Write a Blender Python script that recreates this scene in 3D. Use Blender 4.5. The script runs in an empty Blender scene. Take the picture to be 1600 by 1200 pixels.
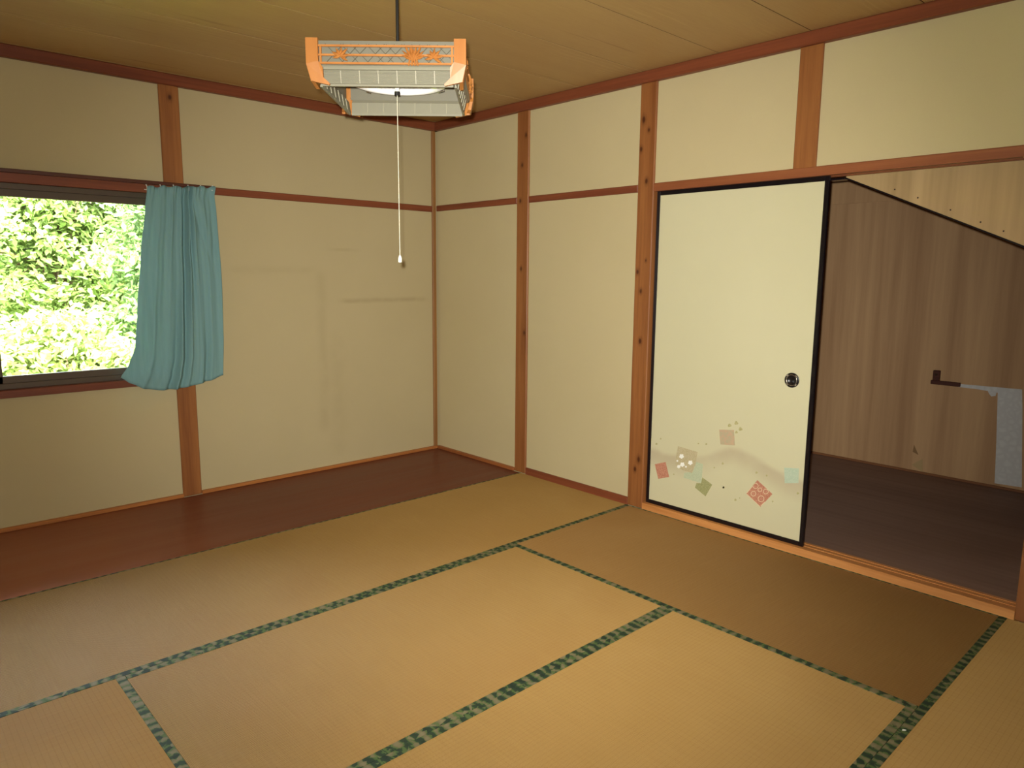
import bpy, bmesh, math, random
import numpy as np
from mathutils import Matrix, Vector

# ------------------------------------------------------------------ camera
scene = bpy.context.scene
col = scene.collection
CAM = Vector((-3.310, -4.411, 1.349))
FPX = 1125.0
YAW, PITCH, ROLL = 0.7486, -0.1520, 0.0083
_f = Vector((math.sin(YAW) * math.cos(PITCH), math.cos(YAW) * math.cos(PITCH), math.sin(PITCH)))
_r = Vector((math.cos(YAW), -math.sin(YAW), 0))
_u = _r.cross(_f)
RIGHT = _r * math.cos(ROLL) + _u * math.sin(ROLL)
UP = _u * math.cos(ROLL) - _r * math.sin(ROLL)
FWD = _f
cam_data = bpy.data.cameras.new('camera')
cam_data.sensor_width = 36.0
cam_data.lens = FPX / 1600.0 * 36.0
cam_data.clip_start = 0.02
cam = bpy.data.objects.new('camera', cam_data)
col.objects.link(cam)
cam.matrix_world = Matrix((
    (RIGHT.x, UP.x, -FWD.x, CAM.x), (RIGHT.y, UP.y, -FWD.y, CAM.y),
    (RIGHT.z, UP.z, -FWD.z, CAM.z), (0, 0, 0, 1)))
scene.camera = cam

def hit(px, py, ax, v):
    """photo pixel -> point on the plane axis=v"""
    d = RIGHT * ((px - 800) / FPX) + UP * ((600 - py) / FPX) + FWD
    return CAM + d * ((v - CAM[ax]) / d[ax])

# ------------------------------------------------------------------ light
world = bpy.data.worlds.new('world')
scene.world = world
world.use_nodes = True
wn = world.node_tree
wn.nodes.clear()
wo = wn.nodes.new('ShaderNodeOutputWorld')
wb = wn.nodes.new('ShaderNodeBackground')
sky = wn.nodes.new('ShaderNodeTexSky')
sky.sky_type = 'NISHITA'
sky.sun_disc = False
sky.sun_elevation = math.radians(52)
sky.sun_rotation = math.radians(195)
sky.air_density = 1.4
sky.dust_density = 5.0
wb.inputs['Strength'].default_value = 6.5
hs = wn.nodes.new('ShaderNodeHueSaturation')
hs.inputs['Saturation'].default_value = 0.45      # hazy white summer sky
wn.links.new(sky.outputs[0], hs.inputs['Color'])
wn.links.new(hs.outputs[0], wb.inputs[0])
wn.links.new(wb.outputs[0], wo.inputs[0])

sun_d = bpy.data.lights.new('sun', 'SUN')
sun_d.energy = 16.0
sun_d.angle = 0.009
sun_d.color = (1.0, 0.95, 0.86)
sun = bpy.data.objects.new('sun', sun_d)
col.objects.link(sun)
sun.rotation_euler = Vector((0.25, 0.62, -0.80)).to_track_quat('-Z', 'Y').to_euler()

# the flash of the camera that took the picture, up and left of the lens
# (a bright core and the wide spill of its small reflector)
for nm_, watts, size_ in (('camera_flash', 430.0, 74), ('camera_flash_spill', 228.0, 132)):
    fl_d = bpy.data.lights.new(nm_, 'SPOT')
    fl_d.energy = watts
    fl_d.color = (1.0, 0.975, 0.885)
    fl_d.spot_size = math.radians(size_)
    fl_d.spot_blend = 1.0
    fl_d.shadow_soft_size = 0.012
    flash = bpy.data.objects.new(nm_, fl_d)
    col.objects.link(flash)
    flash.location = CAM - RIGHT * 0.022 + UP * 0.035
    flash.rotation_euler = (FWD + UP * 0.05 + RIGHT * 0.02).to_track_quat('-Z', 'Y').to_euler()

vs = scene.view_settings
vs.view_transform = 'Standard'
vs.look = 'None'
vs.gamma = 1.0
vs.use_curve_mapping = False
vs.exposure = 0.0

# ------------------------------------------------------------------ helpers
def srgb(r, g, b):
    f = lambda c: (c / 255) / 12.92 if c / 255 <= 0.04045 else ((c / 255 + 0.055) / 1.055) ** 2.4
    return (f(r), f(g), f(b), 1.0)

class NT:
    """small node-tree writer"""
    def __init__(self, name):
        self.m = bpy.data.materials.new(name)
        self.m.use_nodes = True
        self.t = self.m.node_tree
        self.p = self.t.nodes['Principled BSDF']
        self.out = self.t.nodes['Material Output']
    def n(self, typ, **kw):
        nd = self.t.nodes.new('ShaderNode' + typ)
        for k, v in kw.items():
            setattr(nd, k, v)
        return nd
    def l(self, a, b):
        self.t.links.new(a, b)
    def val(self, sock, v):
        if isinstance(v, bpy.types.NodeSocket):
            self.l(v, sock)
        else:
            sock.default_value = v
    def math(self, op, a, b=0.0, c=0.0, clamp=False):
        nd = self.n('Math', operation=op, use_clamp=clamp)
        self.val(nd.inputs[0], a); self.val(nd.inputs[1], b); self.val(nd.inputs[2], c)
        return nd.outputs[0]
    def mix(self, fac, a, b, blend='MIX'):
        nd = self.n('Mix', data_type='RGBA', blend_type=blend)
        self.val(nd.inputs[0], fac); self.val(nd.inputs[6], a); self.val(nd.inputs[7], b)
        return nd.outputs[2]
    def coord(self, kind='Object'):
        return self.n('TexCoord').outputs[kind]
    def mapping(self, vec, scale=(1, 1, 1), loc=(0, 0, 0), rot=(0, 0, 0)):
        nd = self.n('Mapping')
        self.l(vec, nd.inputs[0])
        nd.inputs[1].default_value = loc; nd.inputs[2].default_value = rot; nd.inputs[3].default_value = scale
        return nd.outputs[0]
    def noise(self, vec, scale=5, detail=4, rough=0.55, dist=0.0):
        nd = self.n('TexNoise')
        self.l(vec, nd.inputs['Vector'])
        nd.inputs['Scale'].default_value = scale; nd.inputs['Detail'].default_value = detail
        nd.inputs['Roughness'].default_value = rough; nd.inputs['Distortion'].default_value = dist
        return nd.outputs[0]
    def ramp(self, fac, stops, interp='LINEAR'):
        nd = self.n('ValToRGB')
        self.l(fac, nd.inputs[0])
        cr = nd.color_ramp; cr.interpolation = interp
        while len(cr.elements) < len(stops):
            cr.elements.new(0.5)
        for e, (p, c) in zip(cr.elements, stops):
            e.position = p
            e.color = c if len(c) == 4 else (*c, 1)
        return nd.outputs[0]
    def remap(self, v, a, b, c=0.0, d=1.0):
        nd = self.n('MapRange', interpolation_type='SMOOTHSTEP')
        self.val(nd.inputs[0], v)
        nd.inputs[1].default_value = a; nd.inputs[2].default_value = b
        nd.inputs[3].default_value = c; nd.inputs[4].default_value = d
        return nd.outputs[0]
    def bump(self, h, strength=0.2, dist=0.01):
        nd = self.n('Bump')
        nd.inputs['Strength'].default_value = strength; nd.inputs['Distance'].default_value = dist
        self.l(h, nd.inputs['Height'])
        self.l(nd.outputs[0], self.p.inputs['Normal'])
    def sep(self, vec):
        nd = self.n('SeparateXYZ'); self.l(vec, nd.inputs[0]); return nd.outputs
    def done(self, color, rough=0.6, spec=0.4):
        self.val(self.p.inputs['Base Color'], color)
        self.val(self.p.inputs['Roughness'], rough)
        self.p.inputs['Specular IOR Level'].default_value = spec
        return self.m

def plain(name, c, rough=0.6, spec=0.4, metal=0.0, vary=0.08):
    t = NT(name)
    nz = t.noise(t.coord(), 9, 3)
    dark = tuple(x * (1 - vary) for x in c[:3]) + (1,)
    lite = tuple(min(1, x * (1 + vary)) for x in c[:3]) + (1,)
    t.p.inputs['Metallic'].default_value = metal
    return t.done(t.mix(nz, dark, lite), rough, spec)

def wood(name, c1, c2, axis, fine=70, rough=0.45, knots=(), spec=0.35, streak=0.45):
    """straight-grained wood; knots = world points"""
    t = NT(name)
    co = t.coord()
    info = t.n('ObjectInfo').outputs['Random']
    off = t.n('CombineXYZ')
    for k in range(3):
        t.l(t.math('MULTIPLY', info, 7.3), off.inputs[k])
    add = t.n('VectorMath', operation='ADD')
    t.l(co, add.inputs[0]); t.l(off.outputs[0], add.inputs[1])
    sc = [1.0, 1.0, 1.0]; sc[axis] = 0.04
    v = t.mapping(add.outputs[0], sc)
    a = t.noise(v, fine, 5, 0.6)
    b = t.noise(v, fine * 0.18, 3, 0.5, 0.6)
    f = t.math('ADD', t.math('MULTIPLY', a, streak), t.math('MULTIPLY', b, 1 - streak))
    c = t.ramp(f, [(0.32, c1), (0.66, c2)])
    if knots:
        acc = None
        for (kx, ky, kz, kr) in knots:
            s = t.n('VectorMath', operation='SUBTRACT')
            t.l(co, s.inputs[0]); s.inputs[1].default_value = (kx, ky, kz)
            m = t.n('VectorMath', operation='MULTIPLY')
            t.l(s.outputs[0], m.inputs[0])
            w = [1.0, 1.0, 1.0]; w[axis] = 0.62
            m.inputs[1].default_value = w
            ln = t.n('VectorMath', operation='LENGTH'); t.l(m.outputs[0], ln.inputs[0])
            d = t.math('DIVIDE', t.math('ADD', ln.outputs['Value'], t.math('MULTIPLY', t.math('SUBTRACT', a, 0.5), 0.012)), kr)
            acc = d if acc is None else t.math('MINIMUM', acc, d)
        c = t.mix(t.remap(acc, 2.6, 1.0, 0.0, 0.35), c, tuple(x * 0.45 for x in c1[:3]) + (1,))
        c = t.mix(t.remap(acc, 1.25, 0.5, 0.0, 0.85), c, srgb(70, 32, 18))
    t.bump(a, 0.12, 0.002)
    return t.done(c, rough, spec)

class MB:
    """collects faces, builds one mesh object"""
    def __init__(self):
        self.v = []; self.f = []
    def add(self, verts, faces):
        o = len(self.v)
        self.v += [tuple(p) for p in verts]
        self.f += [tuple(i + o for i in fc) for fc in faces]
        return self
    def box(self, a, b, ch=0.0, mtx=None):
        x0, x1 = sorted((a[0], b[0])); y0, y1 = sorted((a[1], b[1])); z0, z1 = sorted((a[2], b[2]))
        if ch <= 0:
            vs_ = [(x0, y0, z0), (x1, y0, z0), (x1, y1, z0), (x0, y1, z0), (x0, y0, z1), (x1, y0, z1), (x1, y1, z1), (x0, y1, z1)]
            fs = [(0, 3, 2, 1), (4, 5, 6, 7), (0, 1, 5, 4), (1, 2, 6, 5), (2, 3, 7, 6), (3, 0, 4, 7)]
        else:
            bm = bmesh.new()
            bmesh.ops.create_cube(bm, size=1.0)
            for w in bm.verts:
                w.co = Vector(((x0 + x1) / 2 + w.co.x * (x1 - x0), (y0 + y1) / 2 + w.co.y * (y1 - y0), (z0 + z1) / 2 + w.co.z * (z1 - z0)))
            bmesh.ops.bevel(bm, geom=bm.edges[:], offset=ch, segments=1, affect='EDGES')
            bm.verts.index_update()
            vs_ = [w.co.copy() for w in bm.verts]; fs = [tuple(w.index for w in fc.verts) for fc in bm.faces]
            bm.free()
        if mtx is not None:
            vs_ = [mtx @ Vector(p) for p in vs_]
        return self.add(vs_, fs)
    def prism(self, poly, d0, d1, fn):
        """poly = 2-D outline; fn(u, v, d) -> xyz"""
        n = len(poly)
        vs_ = [fn(u, v, d0) for u, v in poly] + [fn(u, v, d1) for u, v in poly]
        fs = [tuple(range(n - 1, -1, -1)), tuple(range(n, 2 * n))]
        fs += [(i, (i + 1) % n, n + (i + 1) % n, n + i) for i in range(n)]
        return self.add(vs_, fs)
    def tube(self, pts, rad, seg=8, caps=True):
        pts = [Vector(p) for p in pts]
        rads = rad if isinstance(rad, (list, tuple)) else [rad] * len(pts)
        vs_ = []; prev = None
        for i, p in enumerate(pts):
            t = (pts[min(i + 1, len(pts) - 1)] - pts[max(i - 1, 0)]).normalized()
            if prev is None:
                prev = t.orthogonal().normalized()
            e = (prev - t * prev.dot(t)).normalized(); prev = e
            g = t.cross(e)
            for k in range(seg):
                a = 2 * math.pi * k / seg
                vs_.append(p + (e * math.cos(a) + g * math.sin(a)) * rads[i])
        fs = []
        for i in range(len(pts) - 1):
            for k in range(seg):
                fs.append((i * seg + k, i * seg + (k + 1) % seg, (i + 1) * seg + (k + 1) % seg, (i + 1) * seg + k))
        if caps:
            fs.append(tuple(range(seg - 1, -1, -1)))
            fs.append(tuple(range((len(pts) - 1) * seg, len(pts) * seg)))
        return self.add(vs_, fs)
    def lathe(self, prof, seg=32, center=(0, 0, 0), axis='z'):
        vs_ = []; c = Vector(center)
        for r, h in prof:
            for k in range(seg):
                a = 2 * math.pi * k / seg
                q = Vector((r * math.cos(a), r * math.sin(a), h))
                if axis == 'x':
                    q = Vector((q.z, q.x, q.y))
                vs_.append(c + q)
        fs = []
        for i in range(len(prof) - 1):
            for k in range(seg):
                fs.append((i * seg + k, i * seg + (k + 1) % seg, (i + 1) * seg + (k + 1) % seg, (i + 1) * seg + k))
        return self.add(vs_, fs)
    def torus(self, R, r, center=(0, 0, 0), seg=40, ms=10, axis='z', a0=0.0, a1=2 * math.pi):
        full = abs(a1 - a0 - 2 * math.pi) < 1e-6
        n = seg if full else seg + 1
        vs_ = []; c = Vector(center)
        for i in range(n):
            a = a0 + (a1 - a0) * i / seg
            for k in range(ms):
                b = 2 * math.pi * k / ms
                q = Vector(((R + r * math.cos(b)) * math.cos(a), (R + r * math.cos(b)) * math.sin(a), r * math.sin(b)))
                if axis == 'x':
                    q = Vector((q.z, q.x, q.y))
                vs_.append(c + q)
        fs = []
        for i in range(seg):
            j = (i + 1) % n
            for k in range(ms):
                fs.append((i * ms + k, j * ms + k, j * ms + (k + 1) % ms, i * ms + (k + 1) % ms))
        if not full:
            fs.append(tuple(range(ms))); fs.append(tuple(range((n - 1) * ms + ms - 1, (n - 1) * ms - 1, -1)))
        return self.add(vs_, fs)
    def build(self, name, material, parent=None, smooth=False, origin=None):
        me = bpy.data.meshes.new(name)
        v = self.v
        if origin is not None:
            o = Vector(origin); v = [tuple(Vector(p) - o) for p in v]
        me.from_pydata(v, [], self.f)
        bm = bmesh.new(); bm.from_mesh(me)
        bmesh.ops.recalc_face_normals(bm, faces=bm.faces[:])
        bm.to_mesh(me); bm.free()
        if smooth:
            me.shade_smooth()
        me.materials.append(material)
        ob = bpy.data.objects.new(name, me)
        col.objects.link(ob)
        if origin is not None:
            ob.location = origin
        if parent is not None:
            ob.parent = parent
        return ob

def BX(a, b, ch=0.0):
    return MB().box(a, b, ch)

def tag(o, label=None, cat=None, group=None, kind=None):
    if label: o['label'] = label
    if cat: o['category'] = cat
    if group: o['group'] = group
    if kind: o['kind'] = kind
    return o

def struct(o, label=None):
    return tag(o, label=label, kind='structure')

def thing(name, loc, label, cat, group=None, rz=0.0):
    o = bpy.data.objects.new(name, None)
    o.empty_display_size = 0.1
    col.objects.link(o)
    o.location = loc; o.rotation_euler = (0, 0, rz)
    return tag(o, label, cat, group)

# ------------------------------------------------------------------ layout (metres)
# corner of the two visible walls at the origin; window wall on y = 0, closet wall on x = 0
XL, YN = -3.68, -4.69            # far ends of the room
Y0, Y1, Y2, Y3 = -0.937, -1.882, -2.815, -3.751   # mat lines
X1, X3 = -0.949, -2.730
ZC = 2.432                       # ceiling underside
ZR0 = 2.372                      # cornice underside
ZN0, ZN1 = 1.800, 1.843          # lintel rail
PW = 0.054                       # half width of a post
P1, P2, P3, P4 = -0.932, -1.914, -2.808, -3.855
PA = -1.852

# ------------------------------------------------------------------ materials
W1, W2 = srgb(122, 71, 37), srgb(160, 104, 57)
knots_p2 = []
for (px, py) in [(1006, 187), (1014, 203), (1002, 233), (1010, 283), (1009, 407), (996, 425), (1001, 455), (1000, 533), (998, 718), (992, 733)]:
    h_ = hit(px, py, 0, 0.0); knots_p2.append((h_.x, h_.y, h_.z, 0.006 + 0.005 * ((px * 7 + py) % 5) / 4))
knots_p1 = []
for (px, py) in [(822, 211), (813, 314), (816, 258), (814, 420), (819, 520)]:
    h_ = hit(px, py, 0, 0.0); knots_p1.append((h_.x, h_.y, h_.z, 0.008))
h_ = hit(265, 152, 1, 0.0)
M_post = wood('post_cedar', W1, W2, 2)
M_post1 = wood('post_cedar_few_knots', W1, W2, 2, knots=knots_p1)
M_post2 = wood('post_cedar_knotty', W1, W2, 2, knots=knots_p2)
M_postA = wood('post_cedar_one_knot', W1, W2, 2, knots=[(h_.x, h_.y, h_.z, 0.010)])
M_railx = wood('rail_wood_x', srgb(106, 54, 34), srgb(138, 75, 47), 0)
M_raily = wood('rail_wood_y', srgb(106, 54, 34), srgb(138, 75, 47), 1)
M_sill = wood('sill_wood', srgb(178, 114, 60), srgb(218, 154, 92), 1, rough=0.35)
M_basex = wood('skirting_wood', srgb(150, 90, 46), srgb(190, 124, 66), 0)

def wall_mat(name, stains=False):
    t = NT(name)
    co = t.coord()
    fib = t.noise(t.mapping(co, (260, 260, 520)), 1, 2, 0.7)
    blot = t.noise(co, 1.3, 4, 0.55)
    c = t.mix(blot, srgb(194, 180, 140), srgb(206, 193, 154))
    c = t.mix(t.math('MULTIPLY', fib, 0.30), c, srgb(176, 158, 112))
    if stains:
        c = t.mix(1.0, c, (0.88, 0.87, 0.87, 1), 'MULTIPLY')
        s = t.sep(co)
        wob = t.math('MULTIPLY', t.math('SUBTRACT', t.noise(co, 2.5, 3), 0.5), 0.06)
        # ghost outline left by a cupboard, and scuffs
        def vline(x0, z0, z1, w, k):
            dx = t.math('ABSOLUTE', t.math('ADD', t.math('SUBTRACT', s[0], x0), wob))
            a = t.remap(dx, w, 0.0)
            b = t.math('MULTIPLY', t.remap(s[2], z0 - 0.05, z0 + 0.05), t.remap(s[2], z1 + 0.05, z1 - 0.05))
            return t.math('MULTIPLY', t.math('MULTIPLY', a, b), k)
        def hline(z0, x0, x1, w, k):
            dz = t.math('ABSOLUTE', t.math('ADD', t.math('SUBTRACT', s[2], z0), t.math('MULTIPLY', wob, 0.3)))
            a = t.remap(dz, w, 0.0)
            b = t.math('MULTIPLY', t.remap(s[0], x0 - 0.06, x0 + 0.06), t.remap(s[0], x1 + 0.06, x1 - 0.06))
            return t.math('MULTIPLY', t.math('MULTIPLY', a, b), k)
        m = t.math('MAXIMUM', vline(-0.95, 0.28, 1.35, 0.06, 0.10), hline(1.155, -0.80, -0.10, 0.028, 0.22))
        m = t.math('MAXIMUM', m, hline(1.36, -1.55, -1.0, 0.04, 0.08))
        m = t.math('MAXIMUM', m, hline(1.50, -0.90, -0.65, 0.02, 0.12))
        m = t.math('MAXIMUM', m, vline(-0.84, 0.1, 0.95, 0.10, 0.07))
        m = t.math('MULTIPLY', m, t.remap(t.noise(co, 9, 3), 0.3, 0.6, 0.4, 1.0))
        c = t.mix(m, c, srgb(120, 96, 66))
    t.bump(fib, 0.25, 0.001)
    return t.done(c, 0.9, 0.15)
M_wall = wall_mat('wall_paper')
M_wallA = wall_mat('wall_paper_marked', True)

def ceiling_mat():
    t = NT('ceiling_board_print')
    co = t.coord()
    rnd = t.n('ObjectInfo').outputs['Random']
    off = t.n('CombineXYZ')
    t.l(t.math('MULTIPLY', rnd, 31.0), off.inputs[0]); t.l(t.math('MULTIPLY', rnd, 3.0), off.inputs[2])
    ad = t.n('VectorMath', operation='ADD'); t.l(co, ad.inputs[0]); t.l(off.outputs[0], ad.inputs[1])
    v = t.mapping(ad.outputs[0], (0.07, 1, 1))
    fine = t.noise(v, 130, 4, 0.6)
    big = t.noise(v, 7, 3, 0.5)
    wv = t.n('TexWave', wave_type='BANDS', bands_direction='Y')
    t.l(t.mapping(ad.outputs[0], (0.22, 1, 1)), wv.inputs['Vector'])
    wv.inputs['Scale'].default_value = 9; wv.inputs['Distortion'].default_value = 9
    wv.inputs['Detail'].default_value = 3; wv.inputs['Detail Scale'].default_value = 0.8
    sel = t.remap(t.noise(t.mapping(ad.outputs[0], (0.8, 2.2, 1)), 1.6, 2), 0.56, 0.66)
    c = t.mix(big, srgb(180, 148, 98), srgb(192, 160, 108))
    c = t.mix(t.math('MULTIPLY', fine, 0.40), c, srgb(150, 112, 66))
    vein = t.math('MULTIPLY', t.math('POWER', wv.outputs[1], 5.0), sel)
    c = t.mix(t.math('MULTIPLY', vein, 0.22), c, srgb(206, 174, 120))
    dash = t.remap(t.noise(t.mapping(ad.outputs[0], (1.1, 26, 1)), 1.0, 2), 0.66, 0.74)
    c = t.mix(t.math('MULTIPLY', dash, 0.30), c, srgb(120, 76, 40))
    return t.done(c, 0.55, 0.25)
M_ceil = ceiling_mat()

def board_mat():
    t = NT('dark_floor_board')
    co = t.coord()
    v = t.mapping(co, (0.05, 1, 1))
    a = t.noise(v, 60, 5, 0.6); b = t.noise(v, 9, 3)
    c = t.mix(b, srgb(112, 64, 47), srgb(136, 80, 57))
    c = t.mix(t.math('MULTIPLY', a, 0.5), c, srgb(80, 44, 34))
    # window daylight painted into the colour: lighter towards the window end
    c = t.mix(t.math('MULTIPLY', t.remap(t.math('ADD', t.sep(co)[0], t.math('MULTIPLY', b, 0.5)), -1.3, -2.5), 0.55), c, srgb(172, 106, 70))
    t.bump(a, 0.1, 0.001)
    return t.done(c, t.remap(b, 0.3, 0.7, 0.32, 0.42), 0.10)
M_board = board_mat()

def tatami_mat(name, k):
    t = NT(name)
    def srgb(r, g, b, _s=globals()['srgb']):
        q = _s(r, g, b)
        return (q[0] * k[0], q[1] * k[1], q[2] * k[2], 1.0)
    co = t.coord()
    s = t.sep(co)
    rnd = t.n('ObjectInfo').outputs['Random']
    base = t.noise(co, 2.2, 4, 0.6)
    streak = t.noise(t.mapping(co, (240, 6, 1)), 1, 3, 0.6)
    c = t.mix(base, srgb(196, 152, 84), srgb(216, 174, 106))
    c = t.mix(t.math('MULTIPLY', streak, 0.45), c, srgb(164, 116, 58))
    # binding threads: rows along the mat every 15 mm
    w = t.math('FRACT', t.math('DIVIDE', s[1], 0.0155))
    row = t.remap(t.math('ABSOLUTE', t.math('SUBTRACT', w, 0.5)), 0.36, 0.5)
    w2 = t.math('FRACT', t.math('DIVIDE', s[0], 0.021))
    rib = t.remap(t.math('ABSOLUTE', t.math('SUBTRACT', w2, 0.5)), 0.32, 0.5)
    c = t.mix(t.math('MULTIPLY', t.math('MULTIPLY', row, t.remap(streak, 0.35, 0.6, 0.5, 1.0)), 0.24), c, srgb(140, 96, 46))
    c = t.mix(t.math('MULTIPLY', rib, 0.07), c, srgb(150, 104, 50))
    worn = t.remap(t.noise(co, 0.9, 3), 0.45, 0.75)
    c = t.mix(t.math('MULTIPLY', worn, 0.22), c, srgb(186, 132, 72))
    c = t.mix(t.math('MULTIPLY', rnd, 0.16), c, srgb(172, 126, 70))
    return t.done(c, 0.62, 0.25)
M_tat = tatami_mat('tatami_reed', (0.64, 0.66, 0.64))
M_tat_brown = tatami_mat('tatami_reed_browned', (0.56, 0.54, 0.56))

def heri_mat():
    t = NT('mat_edge_cloth')
    co = t.coord()
    vo = t.n('TexVoronoi', feature='F1')
    t.l(t.mapping(co, (1, 1.25, 1)), vo.inputs['Vector'])
    vo.inputs['Scale'].default_value = 44; vo.inputs['Randomness'].default_value = 0.9
    cell = t.sep(vo.outputs['Color'])
    big = t.n('TexWave', wave_type='BANDS', bands_direction='X')
    t.l(co, big.inputs['Vector'])
    big.inputs['Scale'].default_value = 8.0; big.inputs['Distortion'].default_value = 2.0; big.inputs['Detail Scale'].default_value = 6
    k = t.math('ADD', t.math('MULTIPLY', cell[0], 0.55), t.math('MULTIPLY', big.outputs[1], 0.45))
    c = t.ramp(k, [(0.0, srgb(38, 50, 40)), (0.42, srgb(50, 68, 46)), (0.46, srgb(82, 104, 56)), (0.58, srgb(96, 108, 66)), (0.64, srgb(116, 108, 78)), (1.0, srgb(134, 123, 92))], 'LINEAR')
    weave = t.noise(co, 900, 2)
    c = t.mix(t.math('MULTIPLY', weave, 0.25), c, srgb(40, 46, 34))
    return t.done(c, 0.75, 0.2)
M_heri = heri_mat()
M_straw = plain('straw_core', srgb(150, 122, 70), 0.9)
M_sub = wood('subfloor_wood', srgb(120, 88, 54), srgb(150, 114, 72), 0)

M_black = plain('black_lacquer', srgb(20, 16, 20), 0.22, 0.5)
M_ply = wood('plywood_light', srgb(158, 131, 90), srgb(188, 159, 114), 2, fine=34, rough=0.6, streak=0.35)
M_plydark = wood('plywood_lauan', srgb(164, 127, 91), srgb(196, 159, 117), 2, fine=30, rough=0.7, streak=0.35)
M_clofloor = wood('closet_floor_ply', srgb(126, 99, 86), srgb(148, 120, 105), 1, fine=26, rough=0.7)
M_bronze = plain('bronze_aluminium', srgb(86, 72, 58), 0.45, 0.5, 0.3)
M_darkrail = plain('brown_curtain_rail', srgb(84, 46, 34), 0.4)
M_plaster_out = plain('outer_wall_render', srgb(190, 184, 170), 0.9)

# ------------------------------------------------------------------ room shell
floor = struct(BX((XL, YN, -0.12), (0.0, 0.0, -0.056)).build('floor', M_sub), 'wooden subfloor under the straw mats and the board strip')
bw = (0.0 - Y0) / 1
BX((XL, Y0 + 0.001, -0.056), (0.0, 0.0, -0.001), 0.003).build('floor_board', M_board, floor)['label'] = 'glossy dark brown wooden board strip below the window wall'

# window wall (y = 0): plaster set 12 mm behind the posts
WZ0, WZ1, WX0, WX1 = 0.700, 1.838, -3.640, PA - PW
d0, d1 = 0.012, 0.115
wf = MB()
wf.box((XL - 0.1, d0, -0.12), (0.115, d1, WZ0))
wf.box((XL - 0.1, d0, WZ1), (0.115, d1, 2.60))
wf.box((XL - 0.1, d0, WZ0), (WX0, d1, WZ1))
wf.box((WX1, d0, WZ0), (0.115, d1, WZ1))
wall_far = struct(wf.build('wall_far', M_wallA), 'beige fibre-papered wall with the window, faint stains')
BX((PA - PW, 0.0, 0.0), (PA + PW, 0.1, ZR0 + 0.02), 0.004).build('post', M_postA, wall_far)
BX((-0.030, -0.002, 0.0), (0.002, 0.03, ZR0 + 0.02), 0.004).build('corner_strip', wood('corner_strip_wood', srgb(124, 84, 46), srgb(158, 112, 64), 2), wall_far)
BX((XL, 0.0, 0.0), (XL + 0.06, 0.08, ZR0 + 0.02), 0.004).build('post', M_post, wall_far)
BX((PA + PW, 0.001, ZN0 - 0.004), (-0.029, 0.06, ZN1 - 0.004), 0.004).build('lintel_rail', M_railx, wall_far)

# closet wall (x = 0)
wr = MB()
wr.box((d0, P2, -0.12), (d1, 0.012, 2.60))
wr.box((d0, P4, ZN1 - 0.02), (d1, P2, 2.60))
wr.box((d0, YN - 0.1, -0.12), (d1, P4, 2.60))
wall_right = struct(wr.build('wall_right', M_wall), 'beige fibre-papered wall with the closet opening')
for yp, m_, z0_ in ((P1, M_post1, 0.0), (P2, M_post2, 0.0), (P3, M_post, ZN1 - 0.005), (P4, M_post, 0.0), (YN + 0.05, M_post, 0.0)):
    BX((0.0, yp - PW, z0_), (0.105, yp + PW, ZR0 + 0.02), 0.004).build('post', m_, wall_right)
BX((0.001, P1 + PW, ZN0 + 0.002), (0.06, -0.002, ZN1), 0.004).build('lintel_rail', M_raily, wall_right)
BX((0.001, P2 + PW, ZN0 + 0.002), (0.06, P1 - PW, ZN1), 0.004).build('lintel_rail', M_raily, wall_right)
BX((0.001, YN, ZN0), (0.06, P4 - PW, ZN1), 0.004).build('lintel_rail', M_raily, wall_right)
# lintel with two grooves over the closet opening, in one profile
prof = [(0.0, ZN0), (0.030, ZN0), (0.030, ZN0 + 0.012), (0.052, ZN0 + 0.012), (0.052, ZN0), (0.064, ZN0), (0.064, ZN0 + 0.012), (0.086, ZN0 + 0.012), (0.086, ZN0), (0.105, ZN0), (0.105, ZN1), (0.004, ZN1), (0.0, ZN1 - 0.004)]
MB().prism(prof, P2 - PW, P4 + PW, lambda u, v, d: (u, d, v)).build('grooved_lintel', wood('lintel_wood', srgb(124, 68, 40), srgb(152, 92, 57), 1), wall_right)
ZS = 0.037
prof = [(0.0, -0.05), (0.105, -0.05), (0.105, ZS), (0.086, ZS), (0.086, ZS - 0.003), (0.064, ZS - 0.003), (0.064, ZS), (0.052, ZS), (0.052, ZS - 0.003), (0.030, ZS - 0.003), (0.030, ZS), (0.003, ZS), (0.0, ZS - 0.003)]
MB().prism(prof, P2 - PW, P4 + PW, lambda u, v, d: (u, d, v)).build('grooved_sill', M_sill, wall_right)

# walls behind the camera
wl = struct(BX((XL - 0.1, YN - 0.1, -0.12), (XL, d1, 2.60)).build('wall_left', M_wall), 'beige papered side wall')
wnr = struct(BX((XL - 0.1, YN - 0.1, -0.12), (d1, YN, 2.60)).build('wall_near', M_wall), 'beige papered wall opposite the window')
for yp in (-1.85, -3.3):
    BX((XL - 0.02, yp - PW, 0), (XL + 0.012, yp + PW, ZR0), 0.003).build('post', M_post, wl)
for xp in (-1.84, -2.76, -0.92):
    BX((xp - PW, YN - 0.02, 0), (xp + PW, YN + 0.012, ZR0), 0.003).build('post', M_post, wnr)

struct(BX((XL - 0.3, 0.115, 2.28), (2.2, 0.55, 2.34), 0.005).build('added_eave', plain('added_eave_boards', srgb(120, 96, 70), 0.8)), 'added eave over the window, out of view, limiting the daylight inside')  # unseen overhang added to set where window daylight ends on the boards

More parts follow.
